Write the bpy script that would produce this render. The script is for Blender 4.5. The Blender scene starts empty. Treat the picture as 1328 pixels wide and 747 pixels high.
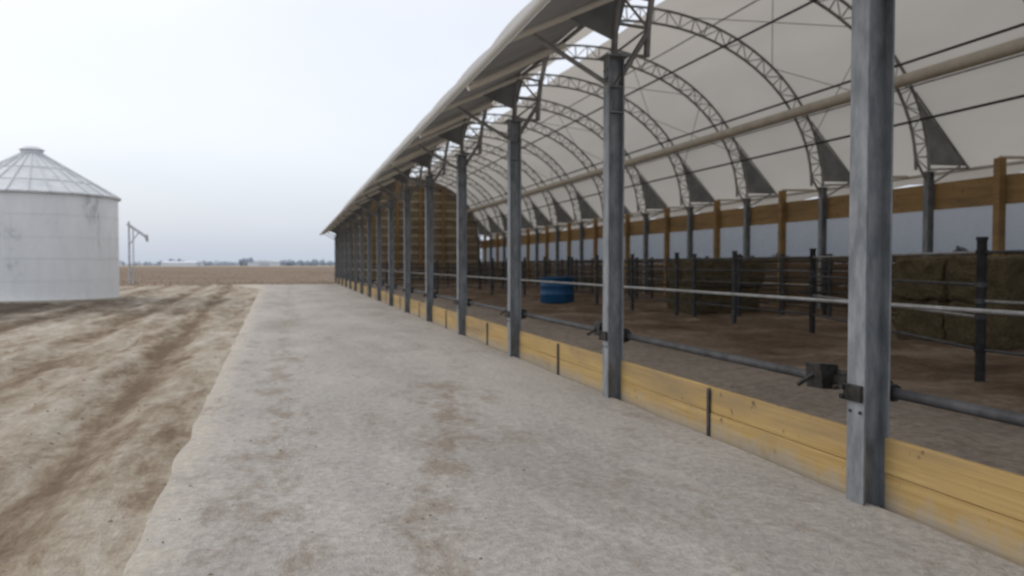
import bpy, math, random
from mathutils import Vector, noise
random.seed(7)
scene = bpy.context.scene
C, S = math.cos(math.radians(15.24)), math.sin(math.radians(15.24))

# ------------------------------------------------------------------ materials
def new_mat(name):
    m = bpy.data.materials.new(name); m.use_nodes = True
    nt = m.node_tree; nt.nodes.clear()
    out = nt.nodes.new('ShaderNodeOutputMaterial')
    return m, nt, out
def N(nt, t, **kw):
    n = nt.nodes.new(t)
    for k, v in kw.items(): setattr(n, k, v)
    return n
def pos(nt, scale=(1,1,1), obj=False, rot=0):
    mp = N(nt, 'ShaderNodeMapping'); mp.inputs['Scale'].default_value = scale; mp.inputs['Rotation'].default_value = (0,0,rot)
    if obj:
        tc = N(nt, 'ShaderNodeTexCoord'); nt.links.new(tc.outputs['Object'], mp.inputs['Vector'])
    else:
        g = N(nt, 'ShaderNodeNewGeometry'); nt.links.new(g.outputs['Position'], mp.inputs['Vector'])
    return mp.outputs['Vector']
def noise_n(nt, vec, scale, detail=5, rough=.6, dist=0):
    n = N(nt, 'ShaderNodeTexNoise'); nt.links.new(vec, n.inputs['Vector'])
    n.inputs['Scale'].default_value = scale; n.inputs['Detail'].default_value = detail
    n.inputs['Roughness'].default_value = rough; n.inputs['Distortion'].default_value = dist
    return n.outputs['Fac']
def ramp(nt, fac, stops):
    r = N(nt, 'ShaderNodeValToRGB'); nt.links.new(fac, r.inputs['Fac'])
    e = r.color_ramp.elements
    while len(e) < len(stops): e.new(.5)
    for i, (p, c) in enumerate(stops):
        e[i].position = p; e[i].color = (c[0], c[1], c[2], 1) if hasattr(c, '__len__') else (c, c, c, 1)
    return r.outputs['Color']
def mix(nt, f, a, b, mode='MIX'):
    m = N(nt, 'ShaderNodeMix', data_type='RGBA', blend_type=mode)
    for s, v in ((m.inputs[0], f), (m.inputs[6], a), (m.inputs[7], b)):
        if isinstance(v, (int, float)): s.default_value = v if s.type == 'VALUE' else (v, v, v, 1)
        elif isinstance(v, tuple): s.default_value = (*v, 1)
        else: nt.links.new(v, s)
    return m.outputs[2]
def mathn(nt, op, a, b=0., c=0.):
    m = N(nt, 'ShaderNodeMath', operation=op)
    for i, v in enumerate((a, b, c)):
        if isinstance(v, (int, float)): m.inputs[i].default_value = v
        else: nt.links.new(v, m.inputs[i])
    return m.outputs[0]
def maprange(nt, v, a, b, c=0, d=1):
    m = N(nt, 'ShaderNodeMapRange'); nt.links.new(v, m.inputs[0])
    for i, x in enumerate((a, b, c, d)): m.inputs[i+1].default_value = x
    return m.outputs[0]
def principled(nt, out, color, rough=.8, metal=0., bump=None, bstr=.3, bdist=.02, spec=.3):
    p = N(nt, 'ShaderNodeBsdfPrincipled')
    if isinstance(color, tuple): p.inputs['Base Color'].default_value = (*color, 1)
    else: nt.links.new(color, p.inputs['Base Color'])
    if isinstance(rough, (int, float)): p.inputs['Roughness'].default_value = rough
    else: nt.links.new(rough, p.inputs['Roughness'])
    p.inputs['Metallic'].default_value = metal
    p.inputs['Specular IOR Level'].default_value = spec
    if bump is not None:
        b = N(nt, 'ShaderNodeBump'); b.inputs['Strength'].default_value = bstr; b.inputs['Distance'].default_value = bdist
        nt.links.new(bump, b.inputs['Height']); nt.links.new(b.outputs['Normal'], p.inputs['Normal'])
    nt.links.new(p.outputs[0], out.inputs['Surface'])
    return p
def simple(name, ca, cb, scale=4, rough=.7, metal=0., stretch=(1,1,1), obj=False, lo=.35, hi=.65, bstr=.2, bdist=.01):
    m, nt, out = new_mat(name)
    v = pos(nt, stretch, obj)
    f = noise_n(nt, v, scale, 5, .65)
    principled(nt, out, ramp(nt, f, [(lo, ca), (hi, cb)]), rough, metal, f, bstr, bdist)
    return m

M = {}
M['galv'] = simple('galvanised_steel', (.15,.165,.18), (.29,.305,.32), 9, .5, .25, (1,1,.35))
M['galv_dark'] = simple('weathered_steel', (.035,.037,.04), (.08,.08,.085), 6, .6, .2)
M['rail'] = simple('light_pipe', (.18,.18,.18), (.30,.30,.30), 6, .45, .3)
M['truss'] = simple('truss_tube', (.18,.18,.18), (.3,.295,.285), 5, .5, .2)
M['plate'] = simple('gusset_plate', (.15,.155,.16), (.23,.235,.24), 2, .65, .1)
M['soffit'] = simple('shade_mesh', (.36,.37,.385), (.46,.47,.485), 1.2, .85, 0)
M['cable'] = simple('cable', (.03,.03,.03), (.06,.06,.06), 5, .6)
M['duct'] = simple('duct_fabric', (.44,.40,.34), (.54,.50,.43), 2, .8)
M['stripe'] = simple('outrigger_paint', (.68,.65,.58), (.8,.77,.7), 2, .7)
M['black'] = simple('black_iron', (.012,.012,.013), (.05,.045,.04), 12, .55, .3)
M['blue'] = simple('blue_plastic', (.012,.07,.17), (.02,.10,.23), 3, .4)
M['rooftin'] = simple('bin_roof_metal', (.56,.58,.61), (.68,.70,.72), 1.6, .8, 0, (1,1,1))
M['pole'] = simple('pole_metal', (.34,.36,.39), (.48,.5,.53), 3, .5, .2)
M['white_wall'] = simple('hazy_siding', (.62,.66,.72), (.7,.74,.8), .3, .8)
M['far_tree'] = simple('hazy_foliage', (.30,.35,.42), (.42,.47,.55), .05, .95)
M['near_tree'] = simple('bare_foliage', (.05,.055,.06), (.11,.11,.115), .2, .95)
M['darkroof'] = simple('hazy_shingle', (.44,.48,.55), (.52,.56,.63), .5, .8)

def wood(name, ca, cb, dark, rough=.75, board=.23):
    m, nt, out = new_mat(name)
    v = pos(nt, (3,.35,14)); f = noise_n(nt, v, 2.2, 6, .65, .4)
    col = ramp(nt, f, [(.3, ca), (.7, cb)])
    v2 = pos(nt, (1,.35,2.5)); g = noise_n(nt, v2, 1.3, 5, .6)
    col = mix(nt, maprange(nt, g, .45, .68), col, dark)
    v3 = pos(nt, (1,1,1)); k = noise_n(nt, v3, 9, 2, .5)
    col = mix(nt, maprange(nt, k, .66, .74), col, tuple(x*.5 for x in dark))
    principled(nt, out, col, rough, 0, f, .35, .01)
    return m, nt, col, out
def wm(*a): return wood(*a)[0]
m, nt, col, out = wood('treated_pine_splashed', (.33,.215,.075), (.49,.345,.145), (.28,.205,.11))
g_ = N(nt, 'ShaderNodeNewGeometry'); s_ = N(nt, 'ShaderNodeSeparateXYZ'); nt.links.new(g_.outputs['Position'], s_.inputs[0])
nn = noise_n(nt, pos(nt, (1,1,1)), 5, 6, .75)
zf = maprange(nt, mathn(nt, 'ADD', s_.outputs[2], mathn(nt, 'MULTIPLY', mathn(nt,'SUBTRACT',nn,.5), .5)), .16, -.02, 0, .75)
col2 = mix(nt, zf, col, (.36,.33,.28))
for n_ in nt.nodes:
    if n_.type == 'BSDF_PRINCIPLED': nt.links.new(col2, n_.inputs['Base Color'])
M['wood_new'] = m
M['wood_mid'] = wm('wood_header', (.25,.155,.065), (.37,.245,.11), (.21,.14,.07))
M['wood_dark'] = wm('wood_wall_old', (.085,.055,.03), (.16,.105,.06), (.06,.045,.03))
M['wood_gable'] = wm('gable_wood', (.20,.155,.105), (.32,.26,.18), (.16,.13,.095))
M['wood_girt'] = wm('girt_wood', (.38,.32,.24), (.48,.42,.32), (.3,.25,.18))

def fabric(name, col, tcol, tr):
    m, nt, out = new_mat(name)
    f = noise_n(nt, pos(nt, (1,.3,1)), .9, 4, .6)
    dcol = mix(nt, f, tuple(x*.86 for x in col), col)
    tc = mix(nt, f, tuple(x*.80 for x in tcol), tcol)
    d = N(nt, 'ShaderNodeBsdfDiffuse'); t = N(nt, 'ShaderNodeBsdfTranslucent')
    nt.links.new(dcol, d.inputs[0]); nt.links.new(tc, t.inputs[0])
    mx = N(nt, 'ShaderNodeMixShader'); mx.inputs[0].default_value = tr
    nt.links.new(d.outputs[0], mx.inputs[1]); nt.links.new(t.outputs[0], mx.inputs[2])
    nt.links.new(mx.outputs[0], out.inputs['Surface'])
    return m
M['fabric'] = fabric('roof_fabric', (.68,.685,.68), (.76,.715,.645), .43)
m, nt, out = new_mat('curtain_mesh')
f = noise_n(nt, pos(nt), 1.5, 4)
d = N(nt, 'ShaderNodeBsdfDiffuse'); nt.links.new(ramp(nt, f, [(.3,(.07,.08,.10)),(.7,(.11,.12,.145))]), d.inputs[0])
t = N(nt, 'ShaderNodeBsdfTransparent'); mx = N(nt, 'ShaderNodeMixShader'); mx.inputs[0].default_value = .22
nt.links.new(d.outputs[0], mx.inputs[1]); nt.links.new(t.outputs[0], mx.inputs[2]); nt.links.new(mx.outputs[0], out.inputs['Surface'])
M['curtain'] = m

def band(nt, X, c0, w):
    return maprange(nt, mathn(nt, 'ABSOLUTE', mathn(nt, 'SUBTRACT', X, c0)), w, 0)
m, nt, out = new_mat('ground_dirt')
g = N(nt, 'ShaderNodeNewGeometry'); sp = N(nt, 'ShaderNodeSeparateXYZ'); nt.links.new(g.outputs['Position'], sp.inputs[0])
X, Y = sp.outputs[0], sp.outputs[1]
wob = mathn(nt, 'MULTIPLY', mathn(nt, 'SUBTRACT', noise_n(nt, pos(nt, (.3,.3,1)), .5, 3), .5), 1.0)
U = mathn(nt, 'ADD', mathn(nt, 'ADD', X, mathn(nt, 'MULTIPLY', Y, .045)), wob)
n1 = noise_n(nt, pos(nt, (1,.16,1), rot=-.05), 1.1, 6, .72, .4)
n4 = noise_n(nt, pos(nt, (1,.35,1)), 3.2, 6, .75, .4)
tr = mathn(nt, 'MAXIMUM', mathn(nt, 'MAXIMUM', band(nt, U, -1.55, .55), band(nt, U, -3.4, .55)), mathn(nt, 'MAXIMUM', band(nt, U, -6.0, .6), band(nt, U, -7.9, .6)))
base_ = mathn(nt, 'ADD', mathn(nt, 'MULTIPLY', n1, .6), mathn(nt, 'MULTIPLY', n4, .4))
base_ = mathn(nt, 'SUBTRACT', base_, mathn(nt, 'MULTIPLY', tr, .11))
col = ramp(nt, base_, [(.36,(.165,.122,.085)), (.43,(.25,.20,.145)), (.50,(.36,.315,.25)), (.61,(.49,.45,.39))])
n2 = noise_n(nt, pos(nt), .3, 5, .6)
n3 = noise_n(nt, pos(nt), 9, 6, .75)
col = mix(nt, .45, col, ramp(nt, n3, [(.3,.28),(.7,.72)]), 'OVERLAY')
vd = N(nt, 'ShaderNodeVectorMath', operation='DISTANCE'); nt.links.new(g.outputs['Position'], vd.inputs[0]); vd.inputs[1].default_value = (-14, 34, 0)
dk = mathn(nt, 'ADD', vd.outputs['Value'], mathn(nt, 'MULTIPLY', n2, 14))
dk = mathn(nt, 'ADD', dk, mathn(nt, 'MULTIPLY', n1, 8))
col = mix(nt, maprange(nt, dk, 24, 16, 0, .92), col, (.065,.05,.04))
principled(nt, out, col, .95, 0, mathn(nt, 'ADD', n3, mathn(nt,'MULTIPLY',n4,1.3)), .75, .05, .1)
M['ground'] = m
M['clod'] = simple('dirt_clod', (.16,.12,.085), (.32,.27,.2), 20, .95)
# concrete
m, nt, out = new_mat('dusty_concrete')
a = noise_n(nt, pos(nt, (1,.45,1)), .55, 6, .62, .3)
b = noise_n(nt, pos(nt), 14, 6, .75)
c = noise_n(nt, pos(nt, (1,.4,1)), .8, 6, .7, .7)
c2 = noise_n(nt, pos(nt, (1,.55,1)), 3.2, 6, .78, .3)
col = ramp(nt, a, [(.3,(.31,.29,.265)), (.5,(.38,.36,.335)), (.7,(.45,.425,.39))])
g = N(nt, 'ShaderNodeNewGeometry'); sp = N(nt, 'ShaderNodeSeparateXYZ'); nt.links.new(g.outputs['Position'], sp.inputs[0])
V = mathn(nt, 'SUBTRACT', sp.outputs[0], mathn(nt, 'MULTIPLY', mathn(nt, 'SUBTRACT', sp.outputs[1], 4.4), .22))
trail = mathn(nt, 'MULTIPLY', band(nt, V, .72, .4), maprange(nt, sp.outputs[1], 16, 8))
tr = mathn(nt, 'MAXIMUM', trail, mathn(nt, 'MULTIPLY', band(nt, sp.outputs[0], -.15, .4), .6))
mudf = mathn(nt, 'ADD', mathn(nt, 'MULTIPLY', c, .35), mathn(nt, 'MULTIPLY', c2, .65))
mudf = mathn(nt, 'ADD', mudf, mathn(nt, 'MULTIPLY', tr, .12))
col = mix(nt, maprange(nt, mudf, .53, .65, 0, .68), col, (.215,.168,.12))
pale = noise_n(nt, pos(nt, (1,.3,1)), 1.7, 6, .75, .5)
col = mix(nt, maprange(nt, pale, .52, .66, 0, .45), col, (.51,.485,.445))
edge = mathn(nt, 'ADD', sp.outputs[0], mathn(nt, 'MULTIPLY', mathn(nt, 'SUBTRACT', c2, .5), 2.0))
edge = mathn(nt, 'ADD', edge, mathn(nt, 'MULTIPLY', sp.outputs[1], .02))
col = mix(nt, maprange(nt, edge, -.35, -1.0, 0, .85), col, (.47,.43,.36))
col = mix(nt, .6, col, ramp(nt, b, [(.3,.3),(.7,.7)]), 'OVERLAY')
principled(nt, out, col, .88, 0, mathn(nt, 'ADD', b, mathn(nt,'MULTIPLY',c2,1.6)), .75, .03, .2)
M['concrete'] = m
M['field'] = simple('bare_field', (.14,.10,.068), (.23,.17,.115), .25, .95, 0, (.25,.8,1), bstr=.5, bdist=.1)
# bedding floor
m, nt, out = new_mat('bedding_floor')
a = noise_n(nt, pos(nt), .5, 6, .65, .3); b = noise_n(nt, pos(nt), 8, 6, .75)
g = N(nt, 'ShaderNodeNewGeometry'); sp = N(nt, 'ShaderNodeSeparateXYZ'); nt.links.new(g.outputs['Position'], sp.inputs[0])
col = ramp(nt, a, [(.34,(.075,.05,.033)), (.5,(.145,.105,.075)), (.68,(.27,.215,.165))])
alley = maprange(nt, mathn(nt, 'ADD', sp.outputs[0], mathn(nt,'MULTIPLY',a,1.5)), 8.0, 6.6)
col = mix(nt, mathn(nt,'MULTIPLY',alley,.75), col, (.26,.232,.20))
col = mix(nt, .7, col, ramp(nt, b, [(.3,.22),(.7,.74)]), 'OVERLAY')
principled(nt, out, col, .95, 0, b, .9, .05, .1)
M['bedding'] = m
M['hay'] = simple('hay', (.055,.044,.024), (.15,.12,.068), 16, .95, 0, (1,1,3), True, .3, .7, .9, .04)
m, nt, out = new_mat('bin_wall')
v = pos(nt, (1,1,.4)); f = noise_n(nt, v, .9, 6, .7, .3)
f2 = noise_n(nt, pos(nt,(1,1,.12)), 3, 6, .7)
col = ramp(nt, f, [(.34,(.50,.52,.54)), (.42,(.74,.76,.78)), (.7,(.84,.86,.88))])
col = mix(nt, maprange(nt, f2, .58, .75, 0, .35), col, (.45,.45,.44))
principled(nt, out, col, .6, .0, f2, .1, .01)
M['bin'] = m

# ------------------------------------------------------------------ mesh builder
class MB:
    def __init__(s): s.v = []; s.f = []; s.m = []; s.mats = []; s.sm = []
    def mi(s, mat):
        if mat not in s.mats: s.mats.append(mat)
        return s.mats.index(mat)
    def add(s, vs, fs, mat, smooth=False):
        o = len(s.v); s.v += [tuple(q) for q in vs]; k = s.mi(mat)
        for f in fs: s.f.append([i+o for i in f]); s.m.append(k); s.sm.append(smooth)
    def box(s, x0, x1, y0, y1, z0, z1, mat):
        vs = [(x,y,z) for x in (x0,x1) for y in (y0,y1) for z in (z0,z1)]
        s.add(vs, [(0,1,3,2),(4,6,7,5),(0,4,5,1),(2,3,7,6),(0,2,6,4),(1,5,7,3)], mat)
    def tube(s, p, q, r, mat, n=8, r2=None, cap=True):
        p, q = Vector(p), Vector(q); d = (q-p)
        if d.length < 1e-6: return
        d.normalize(); u = d.orthogonal().normalized(); w = d.cross(u)
        r2 = r if r2 is None else r2
        vs = []
        for c, rr in ((p, r), (q, r2)):
            for i in range(n):
                t = 2*math.pi*i/n; vs.append(c + u*math.cos(t)*rr + w*math.sin(t)*rr)
        fs = [(i, (i+1)%n, n+(i+1)%n, n+i) for i in range(n)]
        s.add(vs, fs, mat, True)
        if cap: s.add(vs, [tuple(range(n))[::-1], tuple(range(n, 2*n))], mat)
    def obj(s, name, parent=None, bevel=0):
        me = bpy.data.meshes.new(name); me.from_pydata(s.v, [], s.f)
        for k in s.mats: me.materials.append(M[k])
        me.polygons.foreach_set('material_index', s.m); me.polygons.foreach_set('use_smooth', s.sm); me.update()
        o = bpy.data.objects.new(name, me); scene.collection.objects.link(o)
        if parent: o.parent = parent
        if bevel:
            b = o.modifiers.new('bevel', 'BEVEL'); b.width = bevel; b.segments = 2; b.limit_method = 'ANGLE'
        return o
def empty(name, loc=(0,0,0)):
    e = bpy.data.objects.new(name, None); scene.collection.objects.link(e); e.location = loc; return e
def dup(o, name, loc, rot=0, parent=None):
    d = bpy.data.objects.new(name, o.data); scene.collection.objects.link(d)
    d.location = loc; d.rotation_euler = (0,0,rot); d.parent = parent
    return d

# ------------------------------------------------------------------ ground
def axis(lo, hi, step, far, grow=1.35):
    a = [lo]; 
    while a[-1] < hi: a.append(a[-1]+step)
    s = step
    while a[-1] < far: s *= grow; a.append(a[-1]+s)
    s = step; b = []
    x = lo
    while x > -far: s *= grow; x -= s; b.append(x)
    return b[::-1] + a
def gz(x, y):
    h = -.02
    if -45 < x < -.6 and -6 < y < 80:
        k = min(1, (-.6-x)/1.5)*min(1, (80-y)/15)
        u = x+.045*y
        h += k*(noise.fractal(Vector((x*1.3, y*.22, 0)), 1, 2, 5)*.05 + noise.fractal(Vector((x*2.6, y*1.2, 5)), 1, 2, 4)*.025 + noise.fractal(Vector((x*9, y*5, 5)), 1, 2, 2)*.01)
        for c0 in (-1.55,-3.4,-6.0,-7.9):
            h -= k*.07*max(0, 1-abs(u-c0)/.42)
            h += k*.04*max(0, 1-abs(abs(u-c0)-.55)/.3)
    if x > 3.2 and x < 18: h = -.06
    return h
xs = axis(-14, 0, .12, 6000); ys = axis(1, 42, .25, 6000)
g = MB(); nx, ny = len(xs), len(ys)
vs = [(x, y, gz(x, y)) for y in ys for x in xs]
fs = [(j*nx+i, j*nx+i+1, (j+1)*nx+i+1, (j+1)*nx+i) for j in range(ny-1) for i in range(nx-1)]
g.add(vs, fs, 'ground', True); g.obj('ground')

g = MB(); rows = []
yy = [-8 + .25*i for i in range(int(88/.25))]
for y in yy:
    xl = -.95 - .022*max(0, y-4) + .05*noise.fractal(Vector((0, y*1.3, 3)), 1, 2, 4) - (max(0, y-58)*.25)
    rows.append((xl, y))
nxr = 24; vs = []
for xl, y in rows:
    for i in range(nxr+1):
        x = xl + (3.70-xl)*i/nxr
        z = 0.012 + .008*noise.noise(Vector((x*1.2, y*1.2, 0)))
        if i == 0: z = -.1
        vs.append((x if i != 1 else xl+.12, y, z if i != 1 else .0))
fs = [(j*(nxr+1)+i, j*(nxr+1)+i+1, (j+1)*(nxr+1)+i+1, (j+1)*(nxr+1)+i) for j in range(len(rows)-1) for i in range(nxr)]
g.add(vs, fs, 'concrete', True); g.obj('concrete_driveway')

g = MB()
for k in range(1500):
    r = random.random()
    if r < .2: x = random.gauss(.9 if random.random()<.5 else -.4, .6); y = random.uniform(2, 30); zz = .013
    else: x = random.uniform(-12, -.9); y = random.uniform(2, 34); zz = gz(x, y)
    if x > 3.5: continue
    s = random.uniform(.004, .014)*(1 if r < .2 else 1.9)
    vv = [(x+random.uniform(-s,s)*.3+dx*s*random.uniform(.6,1.3), y+dy*s*random.uniform(.6,1.3), zz+dz*s*.6) for dx,dy,dz in ((1,0,0),(-1,0,0),(0,1,0),(0,-1,0),(0,0,1),(0,0,-.6))]
    g.add(vv, [(0,2,4),(2,1,4),(1,3,4),(3,0,4),(2,0,5),(1,2,5),(3,1,5),(0,3,5)], 'clod', True)
g.obj('dirt_clods')

def field(name, x0, x1, y0, y1, sx, sy, mat, z0):
    g = MB(); nx = int((x1-x0)/sx); ny = int((y1-y0)/sy)
    vs = [(x0+i*sx, y0+j*sy + (4*noise.noise(Vector((i*.2,0,9))) if j==0 else 0), z0 + .09*noise.fractal(Vector((i*.37, j*.41, 0)),1,2,3)+ (.0 if j else -.2)) for j in range(ny+1) for i in range(nx+1)]
    fs = [(j*(nx+1)+i, j*(nx+1)+i+1, (j+1)*(nx+1)+i+1, (j+1)*(nx+1)+i) for j in range(ny) for i in range(nx)]
    g.add(vs, fs, mat, True); g.obj(name)
field('bare_field', -300, 300, 66, 560, 2.2, 2.2, 'field', .1)
g = MB()
for k in range(9000):
    y = 66 + random.random()**1.3*120; x = random.uniform(-90, 3 if y < 80 else 12)
    h = random.uniform(.1, .3); w = .03; a = random.uniform(0, 3.1)
    dx, dy = math.cos(a)*w, math.sin(a)*w; l = random.uniform(-.1,.1)
    g.add([(x-dx,y-dy,.02),(x+dx,y+dy,.02),(x+l,y,.05+h)], [(0,1,2)], 'field')
g.obj('field_stubble')

def treeline(name, pts, mat, hmin, hmax, n, q):
    g = MB()
    for k in range(n):
        t = random.random()*(len(pts)-1); i = int(t); f = t-i
        bx = pts[i][0]*(1-f)+pts[i+1][0]*f + random.gauss(0, hmax*.6); by = pts[i][1]*(1-f)+pts[i+1][1]*f + random.gauss(0, hmax)
        h = random.uniform(hmin, hmax)*(.5+.8*abs(noise.noise(Vector((t*9, 0, 0)))))
        g.tube((bx,by,0),(bx,by,h*.7), h*.03, mat, 5)
        for j in range(q):
            a = random.random()*6.28; rr = random.random()**.5*h*.42; z = h*random.uniform(.1, 1)
            rr *= math.sin(min(1, (z/h))*math.pi*.9+.3)*1.5
            c = Vector((bx+math.cos(a)*rr, by+math.sin(a)*rr, z)); s = h*random.uniform(.07,.16)
            u = Vector([random.gauss(0,1) for _ in range(3)]).normalized(); w = u.orthogonal().normalized()
            g.add([c-u*s-w*s*.6, c+u*s-w*s, c+u*s*.7+w*s, c-u*s+w*s*.8], [(0,1,2,3)], mat)
    g.obj(name)
treeline('distant_treeline', [(-900,800),(-500,1000),(-150,1050),(100,1100)], 'far_tree', 5, 10, 800, 26)
treeline('windbreak_treeline', [(95,40),(140,110),(180,220),(210,420)], 'near_tree', 3, 6.5, 170, 60)

def farm_building(x, y, w, d, h, rot):
    e = empty('farm_building', (x,y,0)); e.rotation_euler = (0,0,rot)
    g = MB(); g.box(-w/2,w/2,-d/2,d/2,0,h,'white_wall'); g.obj('walls', e)
    g = MB(); o=.5; r=h+w*.07
    g.add([(-w/2-o,-d/2-o,h-.1),(0,-d/2-o,r),(w/2+o,-d/2-o,h-.1),(-w/2-o,d/2+o,h-.1),(0,d/2+o,r),(w/2+o,d/2+o,h-.1)],
          [(0,1,4,3),(1,2,5,4),(0,2,1),(3,4,5)], 'white_wall'); g.obj('roof', e)
    g = MB(); g.box(-w*.15,w*.15,-d/2-.06,-d/2-.01,0,h*.7,'darkroof'); g.obj('door', e)
for (x,y,w,d,h,r) in [(-175,860,30,14,4,.4),(-110,910,20,36,3.6,1.2),(-30,960,34,14,4,.1)]:
    farm_building(x,y,w,d,h,r)

# ------------------------------------------------------------------ barn
barn = empty('cattle_barn')
XL, XR = 3.72, 16.4; XC = (XL+XR)/2; HW = (XR-XL)/2
Y0, DY = 4.58, 4.46; IDX = list(range(-2, 16)); YS = [Y0+DY*i for i in IDX]; YE = YS[-1]
ZP = 4.05
def post(name):
    g = MB(); w, d, tf, tw = .17, .2, .014, .012
    g.box(-d/2, -d/2+tf, -w/2, w/2, -.1, ZP, 'galv'); g.box(d/2-tf, d/2, -w/2, w/2, -.1, ZP, 'galv')
    g.box(-d/2+tf, d/2-tf, -tw/2, tw/2, -.1, ZP-.01, 'galv')
    g.box(-d/2-.05, d/2+.05, -w/2-.05, w/2+.05, ZP+.002, ZP+.022, 'galv')
    for z in (3.4, 3.7): g.box(-d/2+tf+.001, d/2-tf-.001, -w/2+.01, -tw/2-.001, z, z+.012, 'galv')
    for z in (.62,3.8,3.9):
        for yy in (-.05,.05): g.tube((-d/2-.012, yy, z), (-d/2+.001, yy, z), .012, 'galv_dark', 6)
    o = g.obj(name, barn); return o
base = post('steel_column')
base.location = (XL, YS[0], 0)
for y in YS[1:]: dup(base, 'steel_column', (XL, y, 0), 0, barn)
for y in YS: dup(base, 'steel_column', (XR, y, 0), math.pi, barn)

R1, H1, R0, H0 = HW, 5.15, HW-.42, 4.72
def ell(R, H, t): return Vector((XC - R*math.cos(t), 0, ZP+.05+H*math.sin(t)))
g = MB(); n = 44
for (R, H) in ((R1, H1), (R0, H0)):
    P = [ell(R, H, math.pi*i/n) for i in range(n+1)]
    for a, b in zip(P, P[1:]): g.tube(a, b, .042, 'truss', 8, cap=False)
for i in range(n):
    t0, t1 = math.pi*i/n, math.pi*(i+1)/n
    A, B, Cc = ell(R1,H1,t0), ell(R0,H0,t0), ell(R0,H0,t1)
    g.tube(A, B, .02, 'truss', 6, cap=False)
    if i % 2: g.tube(ell(R1,H1,t1), B, .016, 'truss', 6, cap=False)
    else: g.tube(A, Cc, .016, 'truss', 6, cap=False)
for sgn in (-1, 1):
    px = XC+sgn*HW
    ex, ez = XC+sgn*(HW+1.3), 4.2
    ux, uz = XC+sgn*(HW-.45), 6.15
    g.tube((px, 0, ZP-.35), (XC+sgn*(R0-.02), 0, ZP+.35), .035, 'truss')
    g.tube((px, 0, ZP-.35), (ex-sgn*.3, 0, ez+.05), .03, 'truss')
    g.tube((ex, 0, ez), (ux, 0, uz), .04, 'truss')
    if sgn > 0:
        g.tube((px, 0, ZP+.08), (ex, 0, ez), .03, 'truss')
        T = [(ex-sgn*.12, ez+.06), (px+sgn*.02, ZP+.2), (px-sgn*.28+sgn*.02, ZP+1.35), (ux+sgn*.12, uz-.25)]
    else:
        g.tube((px+.14, 0, 4.84), (ex, 0, ez-.02), .045, 'stripe')
        T = [(px-.62, 4.50), (px+.02, ZP+.2), (px+.16, ZP+.75), (px+.10, 4.80)]
    vs = [(x, -.012, z) for x, z in T] + [(x, .012, z) for x, z in T]
    g.add(vs, [(0,1,2,3),(7,6,5,4),(0,4,5,1),(1,5,6,2),(2,6,7,3),(3,7,4,0)], 'plate')
tr = g.obj('arch_truss', barn); tr.location = (0, YS[0], 0)
for y in YS[1:]: dup(tr, 'arch_truss', (0, y, 0), 0, barn)
g = MB()
for y in YS[:-1]:
    px = XL; g.tube((px+.14, y+DY/2, 4.80), (px-1.3, y+DY/2, 4.10), .055, 'stripe')
    g.tube((XR, y+DY/2, ZP+.12), (XR+1.3, y+DY/2, 4.2), .04, 'duct')
g.tube((XL+.16, YS[0], 4.87), (XL+.16, YE, 4.87), .03, 'truss')
g.obj('eave_outriggers', barn)
g = MB(); vs = []; yy = [YS[0]+DY*i/4 for i in range(4*(len(YS)-1)+1)]
for y in yy:
    s = .04*math.sin((y-YS[0])/DY*2*math.pi)
    for k in range(5):
        f = k/4; vs.append((XL-1.27+f*1.43, y, 4.23+f*.70 - .03*math.sin(f*math.pi)+s*math.sin(f*math.pi)))
g.add(vs, [(j*5+i, j*5+i+1, (j+1)*5+i+1, (j+1)*5+i) for j in range(len(yy)-1) for i in range(4)], 'soffit', True)
g.obj('overhang_shade_mesh', barn)

Rs, Hs = HW+.06, 5.22
prof = [(XC-HW-1.32, 4.18)]
t = math.acos((HW-.42)/Rs); tg = math.acos(.46/Rs)
for k in range(27): 
    tt = t + (tg-t)*k/26; prof.append((XC-Rs*math.cos(tt), ZP+.05+Hs*math.sin(tt)))
left = prof; right = [(2*XC-x, z) for x, z in prof]
def skin(pr, name, sgn):
    g = MB(); ny = 8
    yy = []
    for y in YS[:-1]:
        for j in range(ny): yy.append((y+DY*j/ny, j/ny))
    yy.append((YE, 0)); yy.append((YE+.8, 0))
    vs = []
    for y, f in yy:
        sag = .07*math.sin(math.pi*f)
        for k, (x, z) in enumerate(pr):
            d = Vector((x-XC, z-ZP)).normalized()
            s = sag if k else 0
            vs.append((x-d.x*s, y, z-d.y*s))
    m = len(pr)
    fs = [(j*m+i, j*m+i+1, (j+1)*m+i+1, (j+1)*m+i) for j in range(len(yy)-1) for i in range(m-1)]
    g.add(vs, fs, 'fabric', True)
    x, z = pr[0]; vs = []
    for y, f in yy:
        drop = .07 if sgn < 0 else .22+.3*abs(2*f-1)**1.5
        vs += [(x, y, z), (x, y, z-drop)]
    g.add(vs, [(2*j, 2*j+2, 2*j+3, 2*j+1) for j in range(len(yy)-1)], 'fabric', True)
    g.tube((x, YS[0], z), (x, YE+.8, z), .045, 'fabric', 10)
    g.obj(name, barn)
skin(left, 'roof_fabric_side', -1); skin(right, 'roof_fabric_side', 1)

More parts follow.
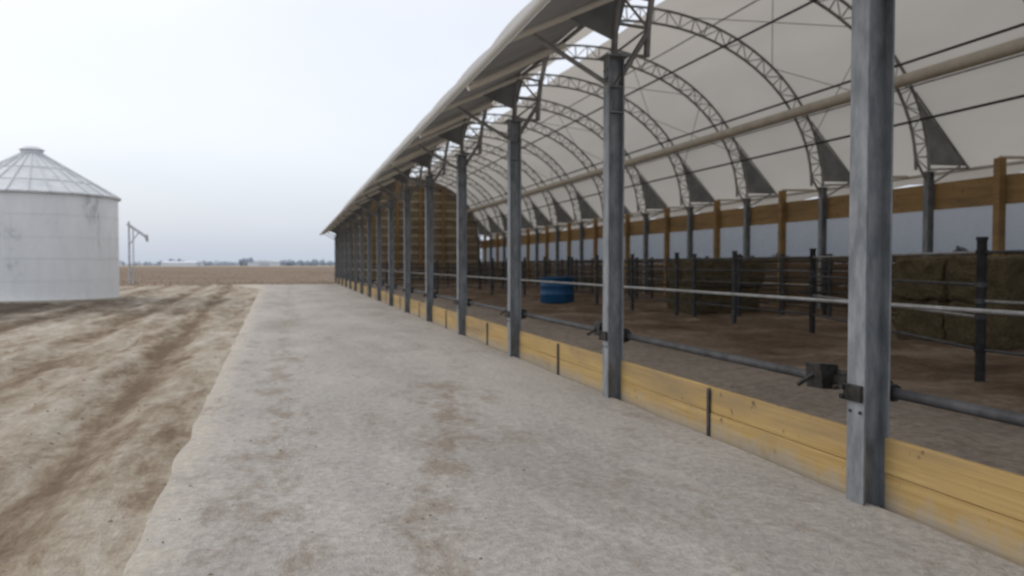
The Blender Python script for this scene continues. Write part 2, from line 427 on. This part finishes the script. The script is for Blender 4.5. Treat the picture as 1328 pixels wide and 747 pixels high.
def chord_at(ratio, dr=0):
    best = None
    for i in range(2000):
        tt = math.pi*(.5+.5*i/2000); p = ell(R0-dr, H0-dr, tt)
        e = abs(p.x/(p.z-1.6)-ratio)
        if best is None or e < best[0]: best = (e, p)
    return best[1]
g = MB()
for r in (1.92, 2.95, 4.2):
    p = chord_at(r, .05); g.tube((p.x, YS[0], p.z), (p.x, YE, p.z), .035, 'cable')
for tt in (.25, .42, .62, .86):
    p = ell(R1-.05, H1-.05, math.pi*tt); g.tube((p.x, YS[0], p.z), (p.x, YE, p.z), .022, 'truss', 6)
for i in range(1, len(YS)-1, 2):
    for a, b in ((.58,.75),(.75,.9),(.25,.42)):
        p, q = ell(R1-.03,H1-.03,math.pi*a), ell(R1-.03,H1-.03,math.pi*b)
        g.tube((p.x,YS[i],p.z),(q.x,YS[i+1],q.z),.01,'cable',5); g.tube((q.x,YS[i],q.z),(p.x,YS[i+1],p.z),.01,'cable',5)
g.obj('purlins_and_cables', barn)
p = chord_at(3.22, .16); g = MB()
g.tube((p.x, YS[0], p.z), (p.x, YE-1, p.z), .16, 'duct', 14); g.obj('curtain_roll', barn)

g = MB(); XB = XL+.06
for i, y in enumerate(YS[:-1]):
    for (ya, yb) in ((y+.09, y+DY/2-.004), (y+DY/2+.004, y+DY-.09)):
        for (z0, z1) in ((-.06, .215), (.219, .455)):
            j = random.uniform(-.004, .004)
            g.box(XB+j, XB+.045+j, ya, yb, z0, z1+random.uniform(-.003,.003), 'wood_new')
g.obj('plank_curb', barn, .006)
g = MB()
for y in YS[:-1]:
    g.box(XB-.022, XB-.008, y+DY/2-.022, y+DY/2+.022, -.02, .44, 'galv_dark')
g.obj('board_straps', barn)
g = MB(); XPp = XL+.17
g.tube((XPp, YS[0], .74), (XPp, YE, .74), .037, 'galv_dark', 12)
for y in YS:
    g.tube((XPp, y-.05, .74), (XPp, y+.30, .74), .06, 'black', 12)
    for k in range(4): g.tube((XPp, y+.05+k*.08, .74), (XPp, y+.08+k*.08, .74), .09, 'black', 10)
    g.box(XL-.125, XL-.104, y-.075, y+.10, .69, .80, 'black')
    g.tube((XL-.14, y+.10, .775), (XPp+.03, y+.12, .775), .02, 'black'); g.tube((XL-.14, y+.10, .71), (XPp+.03, y+.12, .71), .02, 'black')
    for k in range(4): g.tube((XPp-.02, y+.1+k*.08, .74), (XPp-.12-.03*(k%2), y+.12+k*.09, .63+.03*k), .018, 'black')
    yb = y+.62
    g.tube((XPp, yb-.25, .75), (XPp, yb+.1, .74), .055, 'black', 10)
    vv = [Vector((sx*.075*random.uniform(.8,1.2), sy*.09, sz*.095*random.uniform(.8,1.2))) for sx in (-1,1) for sy in (-1,1) for sz in (-1,1)]
    vv = [q+Vector((XPp-.07, yb, .78)) for q in vv]
    g.add(vv, [(0,1,3,2),(4,6,7,5),(0,4,5,1),(2,3,7,6),(0,2,6,4),(1,5,7,3)], 'black')
    g.tube((XPp-.12, yb, .80), (XPp-.24, yb+.07, .70), .018, 'black')
    g.tube((XPp, yb-.1, .80), (XPp, yb-.42, .80), .03, 'black')
g.obj('feed_rail_hardware', barn, .004)
g = MB()
g.tube((4.45, YS[0], 1.29), (4.45, YE, 1.29), .017, 'rail', 10)
g.obj('neck_rail', barn)

g = MB()
for a, b in zip(YS, YS[1:]):
    for k in range(3): g.box(XR+.125, XR+.17, a+.004, b-.004, 3.05+k*.235, 3.05+k*.235+.231, 'wood_mid')
g.obj('header_boards', barn, .003)
g = MB()
for a, b in zip(YS, YS[1:]):
    for k in range(8): g.box(XR+.125+random.uniform(0,.006), XR+.17, a+.004, b-.004, .0+k*.235, k*.235+.229, 'wood_dark')
g.obj('wall_boards', barn, .006)
g = MB()
for y in YS[:-1]: g.box(XR-.09, XR+.12, y+DY/2-.09, y+DY/2+.09, 0, 4.15, 'wood_mid')
g.obj('wooden_posts', barn, .006)
g = MB()
g.add([(XR+.2, YS[0], 1.8), (XR+.2, YE, 1.8), (XR+.2, YE, 3.1), (XR+.2, YS[0], 3.1)], [(0,1,2,3)], 'curtain'); g.obj('side_curtain', barn)

g = MB(); pr = [(XL, 0)] + [tuple((v.x, v.z)) for v in [ell(R1-.02, H1-.02, math.pi*i/40) for i in range(41)]] + [(XR, 0)]
g.add([(x, YE+.16, z) for x, z in pr], [tuple(range(len(pr)))], 'wood_gable')
z = .3
while z < 9:
    t = max(0, (z-ZP-.05)/(H1-.1)); hw = (R1-.1)*math.sqrt(max(0, 1-t*t)) if z > ZP+.05 else HW-.15
    if hw > .5: g.box(XC-hw, XC+hw, YE+.10, YE+.155, z, z+.2, 'wood_girt')
    z += .75
x = XL+1.2
while x < XR-.5:
    u = (x-XC)/R1; zt = ZP+(H1-.15)*math.sqrt(max(0, 1-u*u)); g.box(x-.11, x+.11, YE-.08, YE+.098, 0, zt, 'wood_mid'); x += 2.05
g.obj('gable_wall', barn)

g = MB(); nx, ny = 64, 300; vs = []
for j in range(ny+1):
    y = YS[0]+(YE-YS[0])*j/ny
    for i in range(nx+1):
        x = XB+.05+(XR+.12-XB-.05)*i/nx; k = min(1, (x-XB)/1.)
        h = .16+k*(.08*noise.fractal(Vector((x*.7, y*.5, 2)), 1, 2, 5)+.035*noise.noise(Vector((x*3, y*3, 0))))
        vs.append((x, y, h))
g.add(vs, [(j*(nx+1)+i, j*(nx+1)+i+1, (j+1)*(nx+1)+i+1, (j+1)*(nx+1)+i) for j in range(ny) for i in range(nx)], 'bedding', True)
g.obj('bedding_floor', barn)

# ------------------------------------------------------------------ pens
def fence(p, q, h=1.75, rails=5, post_every=3.0, mat='galv_dark', light=True):
    g = MB(); p, q = Vector((*p, .1)), Vector((*q, .1)); L = (q-p).length; n = max(1, round(L/post_every))
    for i in range(n+1):
        c = p.lerp(q, i/n); g.tube(c, c+Vector((0,0,h+.05)), .06, mat, 10)
        g.tube(c+Vector((0,0,h+.05)), c+Vector((0,0,h+.09)), .07, mat, 10)
        for r in range(rails):
            z = .45+(h-.55)*r/(rails-1); g.tube(c+Vector((0,0,z-.03)), c+Vector((0,0,z+.03)), .075, mat, 10)
    for r in range(rails):
        z = .45+(h-.55)*r/(rails-1); g.tube(p+Vector((0,0,z)), q+Vector((0,0,z)), .02, 'rail' if (r % 2 == 1 and light) else 'galv_dark', 8)
    g.obj('livestock_fence')
fence((8.2,8.1),(8.2,3.2),1.75,3,4.9)
fence((8.2,8.1),(10.6,14.8),1.75,4,7.1)
fence((10.6,14.8),(10.6,46.),1.75,5,3.1, light=False)
fence((10.6,20),(16.1,20),1.7,6,1.4, light=False)
fence((10.6,30),(16.1,30),1.7,6,1.4, light=False)
fence((5.2,37),(10.4,37),1.6,6,1.3, light=False)
fence((5.2,46),(16.0,46),1.6,6,1.35, light=False)
fence((5.2,56),(16.0,56),1.6,6,1.35, light=False)
fence((14.2,10),(14.2,44),1.7,5,2.2, light=False)

# ------------------------------------------------------------------ hay
def bale_stack(x, y, rot, cols, rows_):
    e = empty('hay_bale_stack', (x, y, .14)); e.rotation_euler = (0,0,rot)
    for r in range(rows_):
        for c in range(cols):
            g = MB(); L, W, H = 2.2, 1.15, .8; nx, ny, nz = 26, 14, 11
            off = Vector((random.uniform(-.08,.08), c*(W+.03)+random.uniform(-.03,.03), r*H))
            def P(i,j,k):
                v = Vector((-L/2+L*i/nx, -W/2+W*j/ny, H*k/nz))
                q = v+off; d = Vector((noise.fractal(q*4+Vector((x,0,0)),1,2,4), noise.fractal(q*4+Vector((9,3,y)),1,2,4), noise.fractal(q*4+Vector((5,7,1)),1,2,4)))
                v += d*.06
                ex_ = (abs(i/nx-.5)*2)**8+(abs(j/ny-.5)*2)**8+(abs(k/nz-.5)*2)**8
                ctr = Vector((0,0,H/2)); v = ctr+(v-ctr)*(1-.035*max(0, ex_-1))
                return v+off
            def sheet(fn, na, nb):
                vs = [fn(a_, b_) for b_ in range(nb+1) for a_ in range(na+1)]
                g.add(vs, [(b_*(na+1)+a_, b_*(na+1)+a_+1, (b_+1)*(na+1)+a_+1, (b_+1)*(na+1)+a_) for b_ in range(nb) for a_ in range(na)], 'hay')
            sheet(lambda a_,b_: P(a_,b_,0), nx, ny); sheet(lambda a_,b_: P(a_,b_,nz), nx, ny)
            sheet(lambda a_,b_: P(a_,0,b_), nx, nz); sheet(lambda a_,b_: P(a_,ny,b_), nx, nz)
            sheet(lambda a_,b_: P(0,a_,b_), ny, nz); sheet(lambda a_,b_: P(nx,a_,b_), ny, nz)
            for k in range(500):
                s = random.choice(((random.uniform(-L/2,L/2), -W/2, random.uniform(0,H)), (-L/2, random.uniform(-W/2,W/2), random.uniform(0,H)), (random.uniform(-L/2,L/2), random.uniform(-W/2,W/2), H)))
                c0 = Vector(s)+off; d = Vector([random.gauss(0,1) for _ in range(3)]).normalized()*random.uniform(.05,.13); w = d.orthogonal().normalized()*.006
                g.add([c0-w, c0+w, c0+d], [(0,1,2)], 'hay')
            g.obj('bale', e)
bale_stack(12.6, 11.7, math.radians(8), 2, 2)
bale_stack(12.5, 21.9, math.radians(-5), 2, 2)

e = empty('blue_water_tank', (9.8, 29.4, .14))
g = MB(); nseg = 40; prof2 = [(0,0),(.62,0),(.66,.05),(.64,.3),(.67,.33),(.65,.36),(.64,.62),(.67,.65),(.65,.68),(.66,.92),(.70,.95),(.70,.98),(.62,.98),(.61,.8),(0,.8)]
vs = [(r*math.cos(2*math.pi*i/nseg), r*math.sin(2*math.pi*i/nseg), z) for r, z in prof2 for i in range(nseg)]
g.add(vs, [(k*nseg+i, k*nseg+(i+1)%nseg, (k+1)*nseg+(i+1)%nseg, (k+1)*nseg+i) for k in range(len(prof2)-1) for i in range(nseg)], 'blue', True)
g.obj('tank_shell', e)

# ------------------------------------------------------------------ grain bin
BX, BY, BR, BE, BP = -11.5, 42.0, 3.55, 4.75, 6.95
e = empty('grain_bin', (BX, BY, 0))
g = MB(); ns = 96; rows_ = []; z = -.1; k = 0
while z < BE+.001:
    rows_.append((BR+.006*math.sin(k*math.pi/2), z)); z += .025; k += 1
vs = [(r*math.cos(2*math.pi*i/ns), r*math.sin(2*math.pi*i/ns), zz) for r, zz in rows_ for i in range(ns)]
g.add(vs, [(k*ns+i, k*ns+(i+1)%ns, (k+1)*ns+(i+1)%ns, (k+1)*ns+i) for k in range(len(rows_)-1) for i in range(ns)], 'bin', True)
for zz in (.9, 1.85, 2.8, 3.75):
    g.tube((0,0,zz), (0,0,zz+.03), BR+.012, 'bin', ns, cap=False)
g.obj('corrugated_wall', e)
g = MB(); nr = 28
def rp(t, f, lift=0): r = (BR+.14)*(1-f)+.42*f; return Vector((r*math.cos(t), r*math.sin(t), BE-.05+(BP-.25-BE+.05)*f+lift))
for i in range(nr):
    a, b = 2*math.pi*i/nr, 2*math.pi*(i+1)/nr
    g.add([rp(a,0), rp(b,0), rp(b,1), rp(a,1)], [(0,1,2,3)], 'rooftin')
    g.tube(rp(a,0,.03), rp(a,1,.03), .03, 'rooftin', 6)
for f in (.3,.62):
    for i in range(nr):
        a, b = 2*math.pi*i/nr, 2*math.pi*(i+1)/nr; g.tube(rp(a,f,.02), rp(b,f,.02), .018, 'rooftin', 5)
g.tube((0,0,BP-.3), (0,0,BP-.08), .46, 'rooftin', 24); g.tube((0,0,BP-.08),(0,0,BP+.06),.54,'rooftin',24,.3)
g.tube((0,0,BE-.07),(0,0,BE-.0),BR+.15,'rooftin',nr,BR+.14,cap=False)
g.obj('conical_roof', e)
g = MB(); g.tube((0,0,-.15),(0,0,.06),BR+.25,'concrete',64); g.obj('foundation', e)

def world(px, z):
    x = (px-664)/1050*z; return (x*C+z*S, -x*S+z*C)
wx, wy = world(168, 62)
e = empty('yard_auger', (wx, wy, 0)); g = MB()
g.tube((0,0,-.1),(0,0,4.9),.09,'pole',10,.06)
g.tube((.3,-.07,-.1),(.3,-.07,4.4),.045,'pole',8)
g.obj('mast', e)
g = MB(); g.tube((-.1,0,4.7),(1.3,-.3,3.7),.10,'pole',10); g.tube((0,0,3.1),(.75,-.15,4.1),.04,'pole',8)
g.tube((1.25,-.3,3.85),(1.35,-.32,3.35),.14,'pole',10,.09); g.obj('spout_arm', e)

# ------------------------------------------------------------------ world, sun, camera
w = bpy.data.worlds.new('World'); scene.world = w; w.use_nodes = True; nt = w.node_tree; nt.nodes.clear()
out = nt.nodes.new('ShaderNodeOutputWorld')
sky = nt.nodes.new('ShaderNodeTexSky'); sky.sky_type = 'NISHITA'; sky.sun_disc = False
sky.sun_elevation = math.radians(48); sky.sun_rotation = math.radians(-60)
sky.air_density = 1.; sky.dust_density = 4
bg1 = nt.nodes.new('ShaderNodeBackground'); bg1.inputs[1].default_value = .05; nt.links.new(sky.outputs[0], bg1.inputs[0])
tc = nt.nodes.new('ShaderNodeTexCoord'); sp = nt.nodes.new('ShaderNodeSeparateXYZ'); nt.links.new(tc.outputs['Generated'], sp.inputs[0])
mp = nt.nodes.new('ShaderNodeMapping'); mp.inputs['Scale'].default_value = (1,1,3.0); nt.links.new(tc.outputs['Generated'], mp.inputs[0])
cl = noise_n(nt, mp.outputs[0], 1.6, 5, .5, .2)
grad = ramp(nt, sp.outputs[2], [(0.,(.53,.60,.71)), (.05,(.62,.67,.76)), (.14,(.72,.75,.80)), (.3,(.78,.79,.82)), (1.,(.92,.91,.88))])
col = mix(nt, maprange(nt, cl, .3, .7, 0, 1), mix(nt, 1., grad, (.91,.92,.94), 'MULTIPLY'), mix(nt, 1., grad, (1.05,1.04,1.04), 'MULTIPLY'))
bg2 = nt.nodes.new('ShaderNodeBackground'); bg2.inputs[1].default_value = .96; nt.links.new(col, bg2.inputs[0])
ad = nt.nodes.new('ShaderNodeAddShader'); nt.links.new(bg1.outputs[0], ad.inputs[0]); nt.links.new(bg2.outputs[0], ad.inputs[1])
nt.links.new(ad.outputs[0], out.inputs[0])
sl = bpy.data.lights.new('sun', 'SUN'); sl.energy = .5; sl.angle = math.radians(50); sl.color = (1,.98,.95)
so = bpy.data.objects.new('sun', sl); scene.collection.objects.link(so)
az, el = math.radians(-60), math.radians(48)
dv = Vector((math.sin(az)*math.cos(el), math.cos(az)*math.cos(el), math.sin(el)))
so.rotation_euler = dv.to_track_quat('Z', 'Y').to_euler()
cam = bpy.data.cameras.new('camera'); co = bpy.data.objects.new('camera', cam); scene.collection.objects.link(co)
co.location = (0,0,1.6); co.rotation_euler = (math.radians(90-1.66), 0, math.radians(-15.24))
cam.sensor_width = 36; cam.lens = 36*1050/1328; cam.clip_end = 20000; cam.clip_start = .05
cam.dof.use_dof = True; cam.dof.focus_distance = 1.7; cam.dof.aperture_fstop = 4.6
scene.camera = co
scene.view_settings.view_transform = 'Standard'; scene.view_settings.look = 'None'; scene.view_settings.exposure = 0
